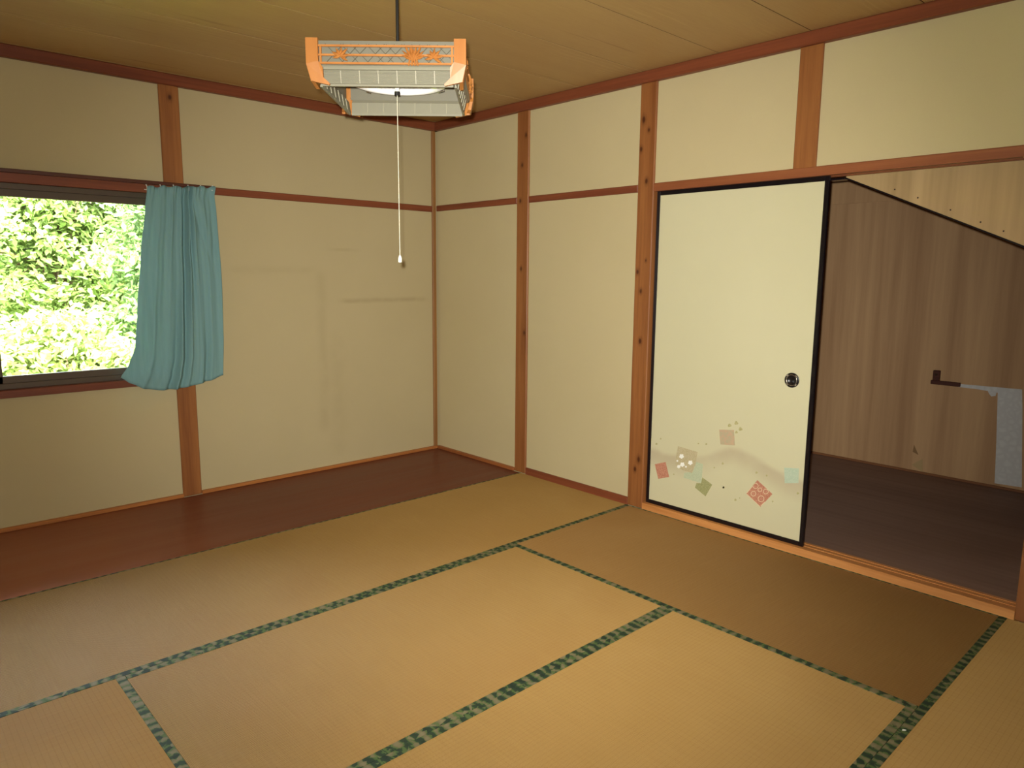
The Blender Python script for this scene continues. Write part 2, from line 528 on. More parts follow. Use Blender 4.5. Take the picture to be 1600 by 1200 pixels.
# skirtings and cornice
struct(BX((XL, -0.010, 0.0), (PA - PW, 0.02, 0.020), 0.002).build('baseboard_far', M_basex), 'thin orange wooden skirting below the window')
struct(BX((PA + PW, -0.010, 0.0), (0.0, 0.02, 0.020), 0.002).build('baseboard_far', M_basex), 'thin orange wooden skirting between window post and corner')
struct(BX((-0.010, P1 + PW, 0.0), (0.02, -0.010, 0.022), 0.002).build('baseboard_right', wood('skirting_wood_y', srgb(134, 76, 40), srgb(172, 106, 58), 1)), 'thin wooden skirting between the corner and the first post')
struct(BX((0.0, P2 + PW, -0.01), (0.03, P1 - PW, 0.044), 0.003).build('baseboard_right', M_raily), 'taller red-brown skirting between the two posts')
struct(BX((0.0, YN, -0.01), (0.03, P4 - PW, 0.040), 0.003).build('baseboard_right', M_raily), 'skirting beside the closet opening')
struct(BX((XL, -0.022, ZR0), (0.02, 0.06, ZC), 0.004).build('trim_1', M_railx), 'red-brown cornice rail over the window wall')
struct(BX((-0.022, YN, ZR0), (0.06, 0.02, ZC), 0.004).build('trim_2', M_raily), 'red-brown cornice rail over the closet wall')
struct(BX((XL - 0.02, YN, ZR0), (XL + 0.022, 0.02, ZC), 0.004).build('trim_3', M_raily), 'cornice rail over the side wall')
struct(BX((XL, YN - 0.02, ZR0), (0.02, YN + 0.022, ZC), 0.004).build('trim_4', M_railx), 'cornice rail opposite the window')

# ceiling: boards along x with open joints below a dark slab
ceil = struct(BX((XL - 0.1, YN - 0.1, ZC + 0.012), (2.1, 0.115, ZC + 0.16)).build('ceiling', plain('ceiling_void', srgb(60, 42, 28), 0.9)), 'ceiling of wide wood-grain boards')
M_joint = plain('dark_joint', srgb(70, 42, 22), 0.9, 0.1)
joints = [0.03]
y = -0.037
while y > YN:
    joints.append(y); y -= 0.4617
joints.append(YN - 0.03)
for a, b in zip(joints[:-1], joints[1:]):
    if a - b < 0.03:
        continue
    yc = (a + b) / 2; hw = (a - b) / 2 - 0.0028
    ob = BX((XL - 0.02, -hw, 0.0), (0.02, hw, 0.013)).build('ceiling_board', M_ceil, ceil)
    ob.location = (0, yc, ZC)
    if b > YN:
        BX((XL - 0.02, b - 0.0035, ZC + 0.0015), (0.02, b + 0.0035, ZC + 0.012)).build('joint_strip', M_joint, ceil)

# ------------------------------------------------------------------ tatami
def corrugated(L, W, period=0.0034, amp=0.0015):
    n = int(L / period)
    per = L / n
    prof_ = []
    for i in range(n):
        for k, (a, h) in enumerate(((0.0, -1.0), (0.16, -0.30), (0.36, -0.03), (0.64, -0.03), (0.84, -0.30))):
            prof_.append((-L / 2 + (i + a) * per, h * amp))
    prof_.append((L / 2, -amp))
    m = len(prof_)
    verts = [(x, -W / 2, z) for x, z in prof_] + [(x, W / 2, z) for x, z in prof_]
    faces = [(i, i + 1, m + i + 1, m + i) for i in range(m - 1)]
    return MB().add(verts, faces)

def tatami(x0, x1, y0, y1, along, label, h_neg=0.028, h_pos=0.028, m=None):
    """h_neg / h_pos: visible cloth width on the -local-y and +local-y long side"""
    cx, cy = (x0 + x1) / 2, (y0 + y1) / 2
    g = 0.0008
    if along == 'x':
        L, W, rz = x1 - x0 - 2 * g, y1 - y0 - 2 * g, 0.0
    else:
        L, W, rz = y1 - y0 - 2 * g, x1 - x0 - 2 * g, math.pi / 2
    t = thing('tatami_mat', (cx, cy, -0.056), label, 'mat', 'straw mats covering the floor', rz)
    BX((-L / 2, -W / 2, 0.0), (L / 2, W / 2, 0.0535)).build('straw_core', M_straw, t)
    o = corrugated(L, W - 0.006).build('woven_cover', m or M_tat, t); o.location = (0, 0, 0.0556)
    BX((-L / 2, -W / 2, 0.0), (L / 2, -W / 2 + h_neg, 0.0565), 0.0006).build('edge_cloth', M_heri, t)
    BX((-L / 2, W / 2 - h_pos, 0.0), (L / 2, W / 2, 0.0565), 0.0006).build('edge_cloth', M_heri, t)
    return t
XM = -1.84
tatami(XM, 0, Y1, Y0, 'x', 'tatami mat beside the dark boards, reaching the wall between the two posts', h_pos=0.009)
tatami(XL, XM, Y1, Y0, 'x', 'tatami mat beside the dark boards, below the window', h_pos=0.009)
tatami(X1, 0, Y3, Y1, 'y', 'brownish tatami mat lying along the closet sill and sliding door', h_neg=0.009, m=M_tat_brown)
tatami(X3, X1, Y2, Y1, 'x', 'middle tatami mat, neighbour of the mats beside the dark boards')
tatami(X3, X1, Y3, Y2, 'x', 'middle tatami mat, two rows away from the dark boards')
tatami(XL, X3, Y3, Y1, 'y', 'tatami mat laid crosswise at the left end of the two middle mats')
tatami(XM, 0, YN, Y3, 'x', 'tatami mat touching the foot of the post at the open end of the closet')
tatami(XL, XM, YN, Y3, 'x', 'tatami mat in the row farthest from the window, beside the mat at the closet post')

# ------------------------------------------------------------------ window
win = bpy.data.objects.new('window_1', None); col.objects.link(win); win.location = ((WX0 + WX1) / 2, 0.05, WZ0)
struct(win, 'sliding window with dark bronze frame in the papered wall')
WO = win.location.copy()
def wpart(a, b, name, m, ch=0.002, par=None):
    off = WO if par is None else WO + par.location
    o = MB().box(Vector(a) - off, Vector(b) - off, ch).build(name, m, par or win)
    return o
M_winwood = M_railx
wpart((WX0, -0.004, 1.778), (WX1, 0.06, WZ1), 'head_trim', M_winwood)
wpart((WX0, -0.018, WZ0), (WX1, 0.06, 0.740), 'stool', M_winwood, 0.003)
wpart((WX0, 0.0, 0.74), (WX0 + 0.03, 0.06, 1.778), 'side_trim', M_winwood)
wpart((WX1 - 0.03, 0.0, 0.74), (WX1, 0.06, 1.778), 'side_trim', M_winwood)
FX0, FX1, FZ0, FZ1 = WX0 + 0.03, WX1 - 0.03, 0.740, 1.778
wpart((FX0, 0.022, FZ0), (FX1, 0.115, FZ0 + 0.030), 'sash_track', M_bronze)
wpart((FX0, 0.022, FZ1 - 0.030), (FX1, 0.115, FZ1), 'sash_track', M_bronze)
wpart((FX0, 0.022, FZ0), (FX0 + 0.025, 0.115, FZ1), 'frame_jamb', M_bronze)
wpart((FX1 - 0.025, 0.022, FZ0), (FX1, 0.115, FZ1), 'frame_jamb', M_bronze)

tg = NT('window_glass')
tr = tg.n('BsdfTransparent'); tr.inputs[0].default_value = (0.96, 0.98, 0.97, 1)
gl = tg.n('BsdfGlossy'); gl.inputs['Roughness'].default_value = 0.02
fr = tg.n('Fresnel'); fr.inputs[0].default_value = 1.45
mx = tg.n('MixShader')
tg.l(fr.outputs[0], mx.inputs[0]); tg.l(tr.outputs[0], mx.inputs[1]); tg.l(gl.outputs[0], mx.inputs[2])
tg.l(mx.outputs[0], tg.out.inputs[0])
M_glass = tg.m

def sash(x0, x1, yy):
    s_ = MB()
    z0, z1 = FZ0 + 0.016, FZ1 - 0.016
    w = 0.048
    for a, b in (((x0, z0), (x1, z0 + 0.050)), ((x0, z1 - 0.050), (x1, z1)), ((x0, z0), (x0 + w, z1)), ((x1 - w, z0), (x1, z1))):
        s_.box(Vector((a[0], yy - 0.012, a[1])) - WO, Vector((b[0], yy + 0.012, b[1])) - WO, 0.002)
    o = s_.build('sash', M_bronze, win)
    MB().box(Vector((x0 + w - 0.005, yy - 0.0025, z0 + 0.045)) - WO, Vector((x1 - w + 0.005, yy + 0.0025, z1 - 0.045)) - WO).build('pane', M_glass, o)
sash(-2.786, FX1 - 0.01, 0.048)
sash(FX0 + 0.01, -2.738, 0.078)

# curtain rail and curtain
CR = thing('curtain_rail', (-2.63, 0.0, 1.820), 'slim brown curtain rail along the top of the window', 'curtain rail')
MB().box((-1.02, -0.052, 0.0), (0.992, -0.034, 0.020), 0.003).build('rail', M_darkrail, CR)
for bx_ in (-0.9, -0.1, 0.62, 0.94):
    MB().box((bx_ - 0.012, -0.036, 0.002), (bx_ + 0.012, 0.002, 0.018), 0.002).build('bracket', M_darkrail, CR)

def interp(t, pts):
    for (a, va), (b, vb) in zip(pts[:-1], pts[1:]):
        if t <= b:
            k = (t - a) / (b - a)
            k = k * k * (3 - 2 * k) * 0.5 + k * 0.5
            return va + (vb - va) * k
    return pts[-1][1]

def make_curtain():
    NU, NV = 170, 70
    left = [(0.0, -2.020), (0.12, -2.040), (0.35, -2.078), (0.65, -2.116), (0.84, -2.138), (0.93, -2.170), (1.0, -2.215)]
    right = [(0.0, -1.652), (0.05, -1.662), (0.12, -1.656), (0.5, -1.646), (0.8, -1.652), (1.0, -1.664)]
    bottom = [(0.0, 0.762), (0.08, 0.728), (0.2, 0.692), (0.38, 0.674), (0.55, 0.676), (0.72, 0.688), (0.86, 0.706), (1.0, 0.732)]
    FOLDS = [(0.10, 0.030, 0.006, -0.02), (0.19, 0.022, -0.007, -0.03), (0.28, 0.030, 0.007, -0.03), (0.36, 0.018, -0.009, -0.02), (0.44, 0.020, 0.014, 0.0), (0.49, 0.016, -0.016, 0.02), (0.545, 0.018, 0.016, 0.03), (0.595, 0.014, -0.018, 0.05), (0.645, 0.016, 0.016, 0.08), (0.70, 0.014, -0.016, 0.12), (0.76, 0.02, 0.012, 0.10), (0.84, 0.02, -0.006, 0.04), (0.93, 0.03, 0.006, 0.0)]
    vs_ = []
    for j in range(NV + 1):
        v = j / NV
        xl, xr = interp(v, left), interp(v, right)
        for i in range(NU + 1):
            u = i / NU
            zb = interp(u, bottom)
            zt = 1.806 + 0.026 * u + 0.007 * math.sin(u * 34) * (0.4 + 0.6 * math.sin(u * 9) ** 2)
            if u < 0.10: zt -= 0.0
            z = zt + (zb - zt) * v
            x = xl + (xr - xl) * u
            # gathered folds: a nearly flat part by the window, deep pleats in the middle
            y_ = 0.0
            for (fu, fw, fa, dr) in FOLDS:
                c_ = fu + dr * (v - 0.4)
                g_ = (u - c_) / (fw * (1 + 0.35 * v))
                y_ += 1.5 * fa * math.exp(-g_ * g_) * (0.55 + 0.45 * math.cos(3.0 * v + 20 * fu))
            y_ += 0.0016 * math.sin(u * 60 + 2 * math.sin(v * 3)) + 0.003 * math.sin(u * 17 + v * 1.5)
            y_ += 0.004 * math.exp(-(v / 0.05) ** 2) * math.sin(u * 95 + 3 * math.sin(u * 11))
            # diagonal crease running from the last pleat down to the outer edge
            cu = 0.60 + 0.30 * min(v / 0.40, 1.0)
            if v < 0.5:
                y_ += 0.012 * math.exp(-((u - cu) / 0.030) ** 2) * (1 - v / 0.5)
                y_ -= 0.012 * math.exp(-((u - cu - 0.09) / 0.06) ** 2) * (1 - v / 0.5)
            y_ += 0.010 * math.exp(-(((u - 0.93) / 0.05) ** 2 + ((v - 0.33) / 0.05) ** 2))
            y_ += 0.010 * math.exp(-(((u - 0.60) / 0.02) ** 2 + ((v - 0.30) / 0.05) ** 2))
            # the corner by the window turns up and away
            k = max(0.0, 1 - u / 0.10) * max(0.0, (v - 0.82) / 0.18)
            y_ += 0.03 * k
            vs_.append((x, -0.084 + y_ - 0.006 * math.sin(math.pi * v), z))
    fs = [(j * (NU + 1) + i, j * (NU + 1) + i + 1, (j + 1) * (NU + 1) + i + 1, (j + 1) * (NU + 1) + i) for j in range(NV) for i in range(NU)]
    t = NT('teal_curtain_cloth')
    co = t.coord()
    wv = t.noise(t.mapping(co, (700, 700, 260)), 1, 2, 0.7)
    st = t.noise(t.mapping(co, (55, 55, 1.2)), 1, 3, 0.6)
    c = t.mix(st, srgb(120, 162, 166), srgb(146, 185, 187))
    c = t.mix(t.math('MULTIPLY', wv, 0.35), c, srgb(118, 157, 156))
    t.done(c, 0.85, 0.15)
    t.bump(wv, 0.2, 0.001)
    tl = t.n('BsdfTranslucent'); t.l(c, tl.inputs[0])
    mxx = t.n('MixShader'); mxx.inputs[0].default_value = 0.22
    t.l(t.p.outputs[0], mxx.inputs[1]); t.l(tl.outputs[0], mxx.inputs[2]); t.l(mxx.outputs[0], t.out.inputs[0])
    root = thing('curtain', (-1.86, -0.05, 0.70), 'short teal cloth curtain gathered at the right side of the window', 'curtain')
    ob = MB().add([Vector(p) - root.location for p in vs_], fs).build('cloth', t.m, root, smooth=True)
    md = ob.modifiers.new('thickness', 'SOLIDIFY'); md.thickness = 0.0016
    mh = plain('white_plastic_hook', srgb(226, 224, 214), 0.4)
    for hx in (-2.022, -1.95, -1.88, -1.80, -1.73, -1.662):
        p = Vector((hx, -0.074, 1.800 + 0.026 * (hx + 2.02) / 0.37))
        MB().tube([p - root.location + Vector(q) for q in ((-0.014, -0.004, -0.012), (0, -0.006, -0.014), (0.002, -0.002, 0.0), (0.001, 0.006, 0.016), (0, 0.012, 0.014))], 0.0022, 6).build('hook', mh, root)
make_curtain()

# ------------------------------------------------------------------ sliding closet door (fusuma)
door = bpy.data.objects.new('door_1', None); col.objects.link(door)
door.location = (0.04, -2.45, ZS - 0.003)
struct(door, 'cream papered sliding door with black lacquer frame and printed squares')
DO = door.location.copy()
DX = 0.032                     # front face of the frame
DYL, DYR, DZ0, DZ1 = P2 - PW - 0.002, -2.916, ZS - 0.003, ZN0 + 0.008
def dpart(mb, name, m, par=None, smooth=False):
    mb.v = [tuple(Vector(p) - DO) for p in mb.v]
    return mb.build(name, m, par or door, smooth)
SW = 0.021
dpart(BX((DX, DYL - SW, DZ0), (DX + 0.019, DYL, DZ1), 0.003), 'stile', M_black)
dpart(BX((DX, DYR, DZ0), (DX + 0.019, DYR + SW, DZ1), 0.003), 'stile', M_black)
dpart(BX((DX, DYR + SW, DZ0), (DX + 0.019, DYL - SW, DZ0 + 0.024), 0.002), 'frame_rail', M_black)
dpart(BX((DX, DYR + SW, DZ1 - 0.030), (DX + 0.019, DYL - SW, DZ1), 0.002), 'frame_rail', M_black)

def fusuma_paper():
    t = NT('fusuma_paper')
    co = t.coord('Object')
    s = t.sep(co)
    yy = t.math('ADD', s[1], DO.y); zz = t.math('ADD', s[2], DO.z)
    fib = t.noise(t.mapping(co, (300, 300, 500)), 1, 2, 0.7)
    c = t.mix(t.noise(co, 2.0, 3), srgb(204, 199, 163), srgb(211, 206, 172))
    c = t.mix(t.math('MULTIPLY', fib, 0.18), c, srgb(186, 178, 138))
    # printed mist band: centre height along the door width
    pts_ = [(1018, 704), (1045, 716), (1075, 720), (1105, 716), (1130, 704), (1150, 703), (1175, 716), (1200, 732), (1225, 748), (1252, 756)]
    hy = [hit(px, py, 0, DX + 0.004) for px, py in pts_]
    u = t.math('DIVIDE', t.math('SUBTRACT', DYL, yy), DYL - DYR)
    zc = t.ramp(u, [((DYL - h.y) / (DYL - DYR), (h.z, h.z, h.z)) for h in hy], 'B_SPLINE')
    zcv = t.sep(zc)[0]
    wob = t.math('MULTIPLY', t.math('SUBTRACT', t.noise(co, 9, 2), 0.5), 0.03)
    d = t.math('ADD', t.math('SUBTRACT', zz, zcv), wob)
    up = t.remap(d, 0.035, -0.005)
    dn = t.remap(d, -0.12, -0.0)
    m = t.math('MULTIPLY', up, dn)
    m = t.math('MULTIPLY', m, t.remap(t.noise(co, 5, 2), 0.25, 0.6, 0.45, 1.0))
    c = t.mix(t.math('MULTIPLY', m, 0.55), c, srgb(176, 158, 132))
    t.bump(fib, 0.2, 0.001)
    return t.done(c, 0.85, 0.2)
PX = DX + 0.004
panel = dpart(BX((PX, DYR + 0.01, DZ0 + 0.01), (PX + 0.011, DYL - 0.01, DZ1 - 0.012)), 'paper_panel', fusuma_paper())

def speckle(name, c1, c2, scale=160):
    t = NT(name)
    nz = t.noise(t.coord(), scale, 2)
    return t.done(t.ramp(nz, [(0.38, c1), (0.62, c2)]), 0.85, 0.15)
M_red = speckle('print_red', srgb(182, 122, 98), srgb(200, 144, 118))
M_tan = speckle('print_taupe', srgb(184, 172, 134), srgb(196, 184, 150))
M_teal = speckle('print_pale_teal', srgb(182, 192, 160), srgb(192, 200, 168))
M_teal2 = speckle('print_blue_teal', srgb(178, 196, 172), srgb(188, 202, 178))
M_green = speckle('print_olive', srgb(150, 152, 104), srgb(168, 166, 118))
M_grey = speckle('print_pink_grey', srgb(196, 168, 138), srgb(182, 172, 140), 60)
M_white = plain('print_white', srgb(244, 244, 236), 0.8)
M_wline = plain('print_line', srgb(226, 206, 170), 0.8)
M_moss = speckle('print_moss', srgb(168, 162, 112), srgb(186, 178, 130))

def decal(poly_px, name, m, lift):
    pts_ = [hit(px, py, 0, PX) for px, py in poly_px]
    return dpart(MB().prism([(p.y, p.z) for p in pts_], PX - lift, PX + 0.0005, lambda a, b, d: (d, a, b)), name, m, panel_fix)
panel_fix = panel
def z8(lst): return [(1020 + a / 8, 640 + b / 8) for a, b in lst]
def z75(lst): return [(1120 + a / 7.5, 640 + b / 7.5) for a, b in lst]
# children of the panel: shift into its space (panel sits at the door origin)
decal(z8([(25, 682), (160, 655), (205, 843), (68, 865)]), 'printed_square', M_red, 0.0004)
decal(z8([(545, 655), (628, 680), (607, 918), (555, 905), (385, 850), (392, 790), (500, 780)]), 'printed_square', M_teal, 0.0004)
decal(z8([(315, 456), (560, 530), (535, 672), (490, 792), (370, 755), (284, 690), (288, 600)]), 'printed_square', M_tan, 0.0006)
decal(z8([(620, 848), (742, 938), (660, 1084), (528, 975), (546, 918), (602, 922)]), 'printed_square', M_green, 0.0006)
decal(z8([(830, 250), (1015, 255), (1027, 448), (845, 435)]), 'printed_square', M_grey, 0.0004)
decal(z75([(475, 826), (576, 918), (652, 990), (510, 1142), (346, 985)]), 'printed_square', M_red, 0.0004)
decal(z75([(790, 680), (962, 690), (957, 862), (795, 862)]), 'printed_square', M_teal2, 0.0004)

def flower(cx, cy, r, m, name, lift=0.001, petals=5, rot=0.3):
    pl = []
    for k in range(petals * 6):
        a = rot + 2 * math.pi * k / (petals * 6)
        rr = r * (0.72 + 0.28 * abs(math.cos(petals * (a - rot) / 2)))
        pl.append((cx + rr * math.cos(a), cy + rr * math.sin(a)))
    decal(pl, name, m, lift)
for fx, fy, frr in ((360, 583, 31), (470, 663, 30), (370, 687, 30), (325, 712, 23), (308, 640, 13), (415, 714, 13)):
    flower(1020 + fx / 8, 640 + fy / 8, frr / 8, M_white, 'printed_blossom')
for fx, fy, frr in ((150, 185, 22), (228, 158, 24), (278, 228, 24), (230, 266, 17), (70, 632, 14), (465, 738, 14), (585, 772, 12), (78, 912, 12), (218, 1058, 15), (268, 1036, 8), (655, 1076, 11), (950, 980, 16)):
    flower(1120 + fx / 7.5, 640 + fy / 7.5, frr / 7.5, M_moss, 'printed_leaf', 0.0004, 3 if frr > 13 else 4)
for fx, fy, frr in ((98, 365, 11), (46, 428, 14), (570, 425, 10), (668, 430, 13), (768, 725, 10), (885, 972, 14), (262, 808, 9)):
    flower(1020 + fx / 8, 640 + fy / 8, frr / 8, M_moss, 'printed_leaf', 0.0004, 3)
# pale line drawing on the larger red diamond
def ring_px(cx, cy, r, w=1.0):
    n = 20
    out = []
    mb = MB()
    for k in range(n):
        a, b = 2 * math.pi * k / n, 2 * math.pi * (k + 1) / n
        q = [(cx + (r) * math.cos(a), cy + r * math.sin(a)), (cx + (r) * math.cos(b), cy + r * math.sin(b)), (cx + (r - w) * math.cos(b), cy + (r - w) * math.sin(b)), (cx + (r - w) * math.cos(a), cy + (r - w) * math.sin(a))]
        p = [hit(x_, y_, 0, PX) for x_, y_ in q]
        mb.prism([(e.y, e.z) for e in p], PX - 0.0008, PX - 0.0002, lambda a_, b_, d: (d, a_, b_))
    dpart(mb, 'printed_line', M_wline, panel)
for (fx, fy, rr) in ((455, 895, 4.5), (520, 1045, 5.0), (575, 960, 4.2), (430, 985, 4.2), (505, 940, 3.4)):
    ring_px(1120 + fx / 7.5, 640 + fy / 7.5, rr, 0.8)
mb = MB()
for a, b in (((352, 990), (508, 1136)), ((350, 980), (440, 870)), ((515, 1130), (560, 1085))):
    pa = hit(1120 + a[0] / 7.5, 640 + a[1] / 7.5, 0, PX); pb = hit(1120 + b[0] / 7.5, 640 + b[1] / 7.5, 0, PX)
    n_ = Vector((0, -(pb.z - pa.z), pb.y - pa.y)).normalized() * 0.0015
    q = [pa + n_, pb + n_, pb - n_, pa - n_]
    mb.prism([(e.y, e.z) for e in q], PX - 0.0008, PX - 0.0002, lambda a_, b_, d: (d, a_, b_))
dpart(mb, 'printed_line', M_wline, panel)

# round finger pull
M_silver = plain('silver_ring', srgb(196, 190, 176), 0.25, 0.5, 0.9)
M_pull = plain('pull_black', srgb(24, 22, 22), 0.3, 0.5)
pc = hit(1237.5, 594, 0, PX)
pc.x = PX
pull = dpart(MB().lathe([(0.0, -0.0006), (0.0235, -0.0006), (0.0245, -0.0045), (0.0265, -0.0058), (0.034, -0.0050), (0.0365, -0.0035), (0.0365, 0.0005)], 40, pc, 'x'), 'finger_pull', M_pull, None, True)
def ppart(mb, name, m):
    return dpart(mb, name, m, pull, True)
ppart(MB().torus(0.0262, 0.0016, pc + Vector((-0.0048, 0, 0)), 40, 8, 'x'), 'silver_ring', M_silver)
for k in range(4):
    a = math.pi / 4 + k * math.pi / 2
    ppart(MB().torus(0.0312, 0.0036, pc + Vector((-0.0030, 0, 0)), 6, 8, 'x', a - 0.20, a + 0.20), 'silver_inlay', M_silver)

# ------------------------------------------------------------------ closet
CX, CY0, CY1, CZ, CF = 1.950, -3.95, -1.90, 2.390, 0.031
cw = struct(BX((CX + 0.004, CY0 - 0.1, -0.05), (CX + 0.1, CY1 + 0.1, 2.60)).build('wall_closet_back', M_plydark), 'brown plywood back wall inside the closet')
struct(BX((d1, CY1, -0.05), (CX + 0.1, CY1 + 0.05, 2.60)).build('wall_closet_side', M_plydark), 'brown plywood side wall inside the closet')
struct(BX((d1, CY0 - 0.05, -0.05), (CX + 0.1, CY0, 2.60)).build('wall_closet_end', M_plydark), 'brown plywood end wall inside the closet')
y = CY1
while y > CY0 + 0.02:
    yb = max(CY0, y - 1.60)
    BX((CX - 0.002, yb + 0.0006, CF), (CX + 0.005, y - 0.0006, 1.853)).build('plywood_sheet', M_plydark, cw)
    BX((CX - 0.002, yb + 0.0006, 1.855), (CX + 0.005, y - 0.0006, CZ + 0.02)).build('plywood_sheet', M_plydark, cw)
    y = yb
struct(BX((0.105, CY0, -0.05), (CX, CY1, CF)).build('floor_closet', M_clofloor), 'dark brown plywood closet floor')
struct(BX((0.105, CY0, CZ), (CX, CY1, CZ + 0.02)).build('ceiling_closet', M_plydark), 'plywood closet ceiling')
struct(BX((CX - 0.012, CY0, CF), (CX, CY1, CF + 0.016), 0.002).build('baseboard_closet', wood('closet_skirting', srgb(110, 70, 44), srgb(136, 92, 60), 1)), 'thin wooden strip at the foot of the closet back wall')

# triangular plywood panel hanging below the lintel, edged with a black strip
e0, e1 = hit(1322, 279, 0, 0.112), hit(1600, 386, 0, 0.112)
sl = (e1.z - e0.z) / (e1.y - e0.y)
yend = P4 + 0.02
zend = e1.z + sl * (yend - e1.y)
tri = struct(MB().prism([(e0.y, e0.z), (yend, zend), (yend, 1.90), (e0.y, 1.90)], 0.112, 0.124, lambda a, b, d: (d, a, b)).build('wall_stair_panel', M_ply), 'light plywood panel with a slanting lower edge in the closet opening')
MB().prism([(e0.y + 0.09, e0.z - 0.003), (e0.y + 0.09, e0.z + 0.005), (e0.y, e0.z + 0.005), (yend, zend + 0.005), (yend, zend - 0.003), (e0.y - 0.003, e0.z - 0.003)], 0.110, 0.125, lambda a, b, d: (d, a, b)).build('edge_strip', M_black, tri)
M_nail = plain('nail_head', srgb(60, 44, 34), 0.5, 0.4, 0.5)
for px, py in ((1398, 296), (1434, 309), (1485, 328), (1532, 347), (1568, 361)):
    q = hit(px, py, 0, 0.111)
    MB().lathe([(0.0, -0.0014), (0.003, -0.001), (0.0036, 0.002)], 10, q, 'x').build('nail', M_nail, tri)

# things stuck on the closet back wall
def wall_pt(px, py): return hit(px, py, 0, CX - 0.004)
def sheet(name, poly, m, thick, label, cat):
    pts_ = [wall_pt(*p) for p in poly]
    base = Vector((CX - 0.002, sum(p.y for p in pts_) / len(pts_), min(p.z for p in pts_)))
    o = MB().prism([(p.y, p.z) for p in pts_], CX - 0.002 - thick, CX + 0.0005, lambda a, b, d: (d, a, b)).build(name, m, None, origin=base)
    return tag(o, label, cat)
def vinyl():
    t = NT('white_patterned_paper')
    co = t.coord()
    vo = t.n('TexVoronoi', feature='DISTANCE_TO_EDGE'); t.l(co, vo.inputs['Vector']); vo.inputs['Scale'].default_value = 26
    c = t.mix(t.remap(vo.outputs[0], 0.0, 0.4), srgb(203, 204, 203), srgb(214, 216, 214))
    c = t.mix(t.math('MULTIPLY', t.noise(co, 60, 2), 0.3), c, srgb(186, 188, 190))
    return t.done(c, 0.6, 0.3)
M_vinyl = vinyl()
sheet('paper_remnant', [(1496.5, 599), (1500, 600), (1597, 608.5), (1597.5, 640), (1596.5, 761.5), (1554, 755), (1556.5, 700), (1559, 613.5), (1557, 613.5), (1555.5, 618.5), (1549, 619.5), (1545.5, 615.5), (1543.5, 611), (1530, 608.5), (1497, 604.5)],
      M_vinyl, 0.003, 'white patterned paper remnant shaped like an upside-down L on the closet wall', 'paper')
M_cleat = wood('dark_cleat_wood', srgb(58, 30, 22), srgb(84, 44, 32), 1)
ca, cb = wall_pt(1456, 593), wall_pt(1501, 604)
cleat = thing('wooden_cleat', (CX - 0.01, (ca.y + cb.y) / 2, cb.z), 'dark wooden cleat on the closet wall, meeting the white paper', 'cleat')
o_ = cleat.location
MB().box(Vector((CX - 0.026, cb.y, (cb.z + ca.z) / 2 - 0.014)) - o_, Vector((CX - 0.002, ca.y, (cb.z + ca.z) / 2 + 0.012)) - o_, 0.002).build('bar', M_cleat, cleat)
kb = wall_pt(1464, 585)
MB().box(Vector((CX - 0.020, kb.y - 0.022, ca.z - 0.02)) - o_, Vector((CX - 0.002, kb.y + 0.02, kb.z + 0.028)) - o_, 0.003).build('block', M_cleat, cleat)
MB().tube([Vector((CX - 0.028, kb.y, kb.z)) - o_, Vector((CX - 0.016, kb.y, kb.z)) - o_], 0.008, 10).build('bolt', M_nail, cleat)
sheet('paper_scrap', [(1424.5, 726), (1441.5, 717), (1441.5, 738)], plain('tan_paper', srgb(176, 150, 106), 0.8), 0.001, 'small triangular scrap of tan paper low on the closet wall', 'paper')
sheet('paper_scrap', [(1428, 695), (1435, 711), (1426, 706)], plain('brown_paper', srgb(140, 108, 72), 0.8), 0.001, 'faint brown scrap of paper above the tan triangle on the closet wall', 'paper')

# ------------------------------------------------------------------ pendant lamp
LP = Vector((-1.893, -2.323, 1.905))
lamp = thing('pendant_lamp', LP, 'square pendant lamp with orange wooden corners, lattice sides and pull string', 'lamp', None, -YAW + 0.004)
M_orange = wood('lamp_orange_wood', srgb(156, 98, 46), srgb(178, 118, 60), 2, fine=40, rough=0.4)
def pearl(name, c, tr_=0.35):
    t = NT(name)
    nz = t.noise(t.coord(), 40, 2)
    cc = t.mix(nz, tuple(x * 0.94 for x in c[:3]) + (1,), c)
    t.done(cc, 0.35, 0.5)
    tl = t.n('BsdfTranslucent'); t.l(cc, tl.inputs[0])
    m_ = t.n('MixShader'); m_.inputs[0].default_value = tr_
    t.l(t.p.outputs[0], m_.inputs[1]); t.l(tl.outputs[0], m_.inputs[2]); t.l(m_.outputs[0], t.out.inputs[0])
    return t.m
M_pearl = pearl('lamp_acrylic', srgb(164, 160, 140))
M_pearl2 = pearl('lamp_upper_acrylic', srgb(132, 128, 112), 0.25)
M_line = plain('lamp_lattice_line', srgb(78, 72, 54), 0.5)
M_divider = plain('lamp_divider', srgb(150, 145, 124), 0.5)
M_tube = plain('fluorescent_tube', srgb(250, 250, 248), 0.25, 0.5)
M_cordb = plain('black_cord', srgb(26, 24, 22), 0.55)
M_enamel = plain('white_enamel', srgb(232, 230, 220), 0.35, 0.5)

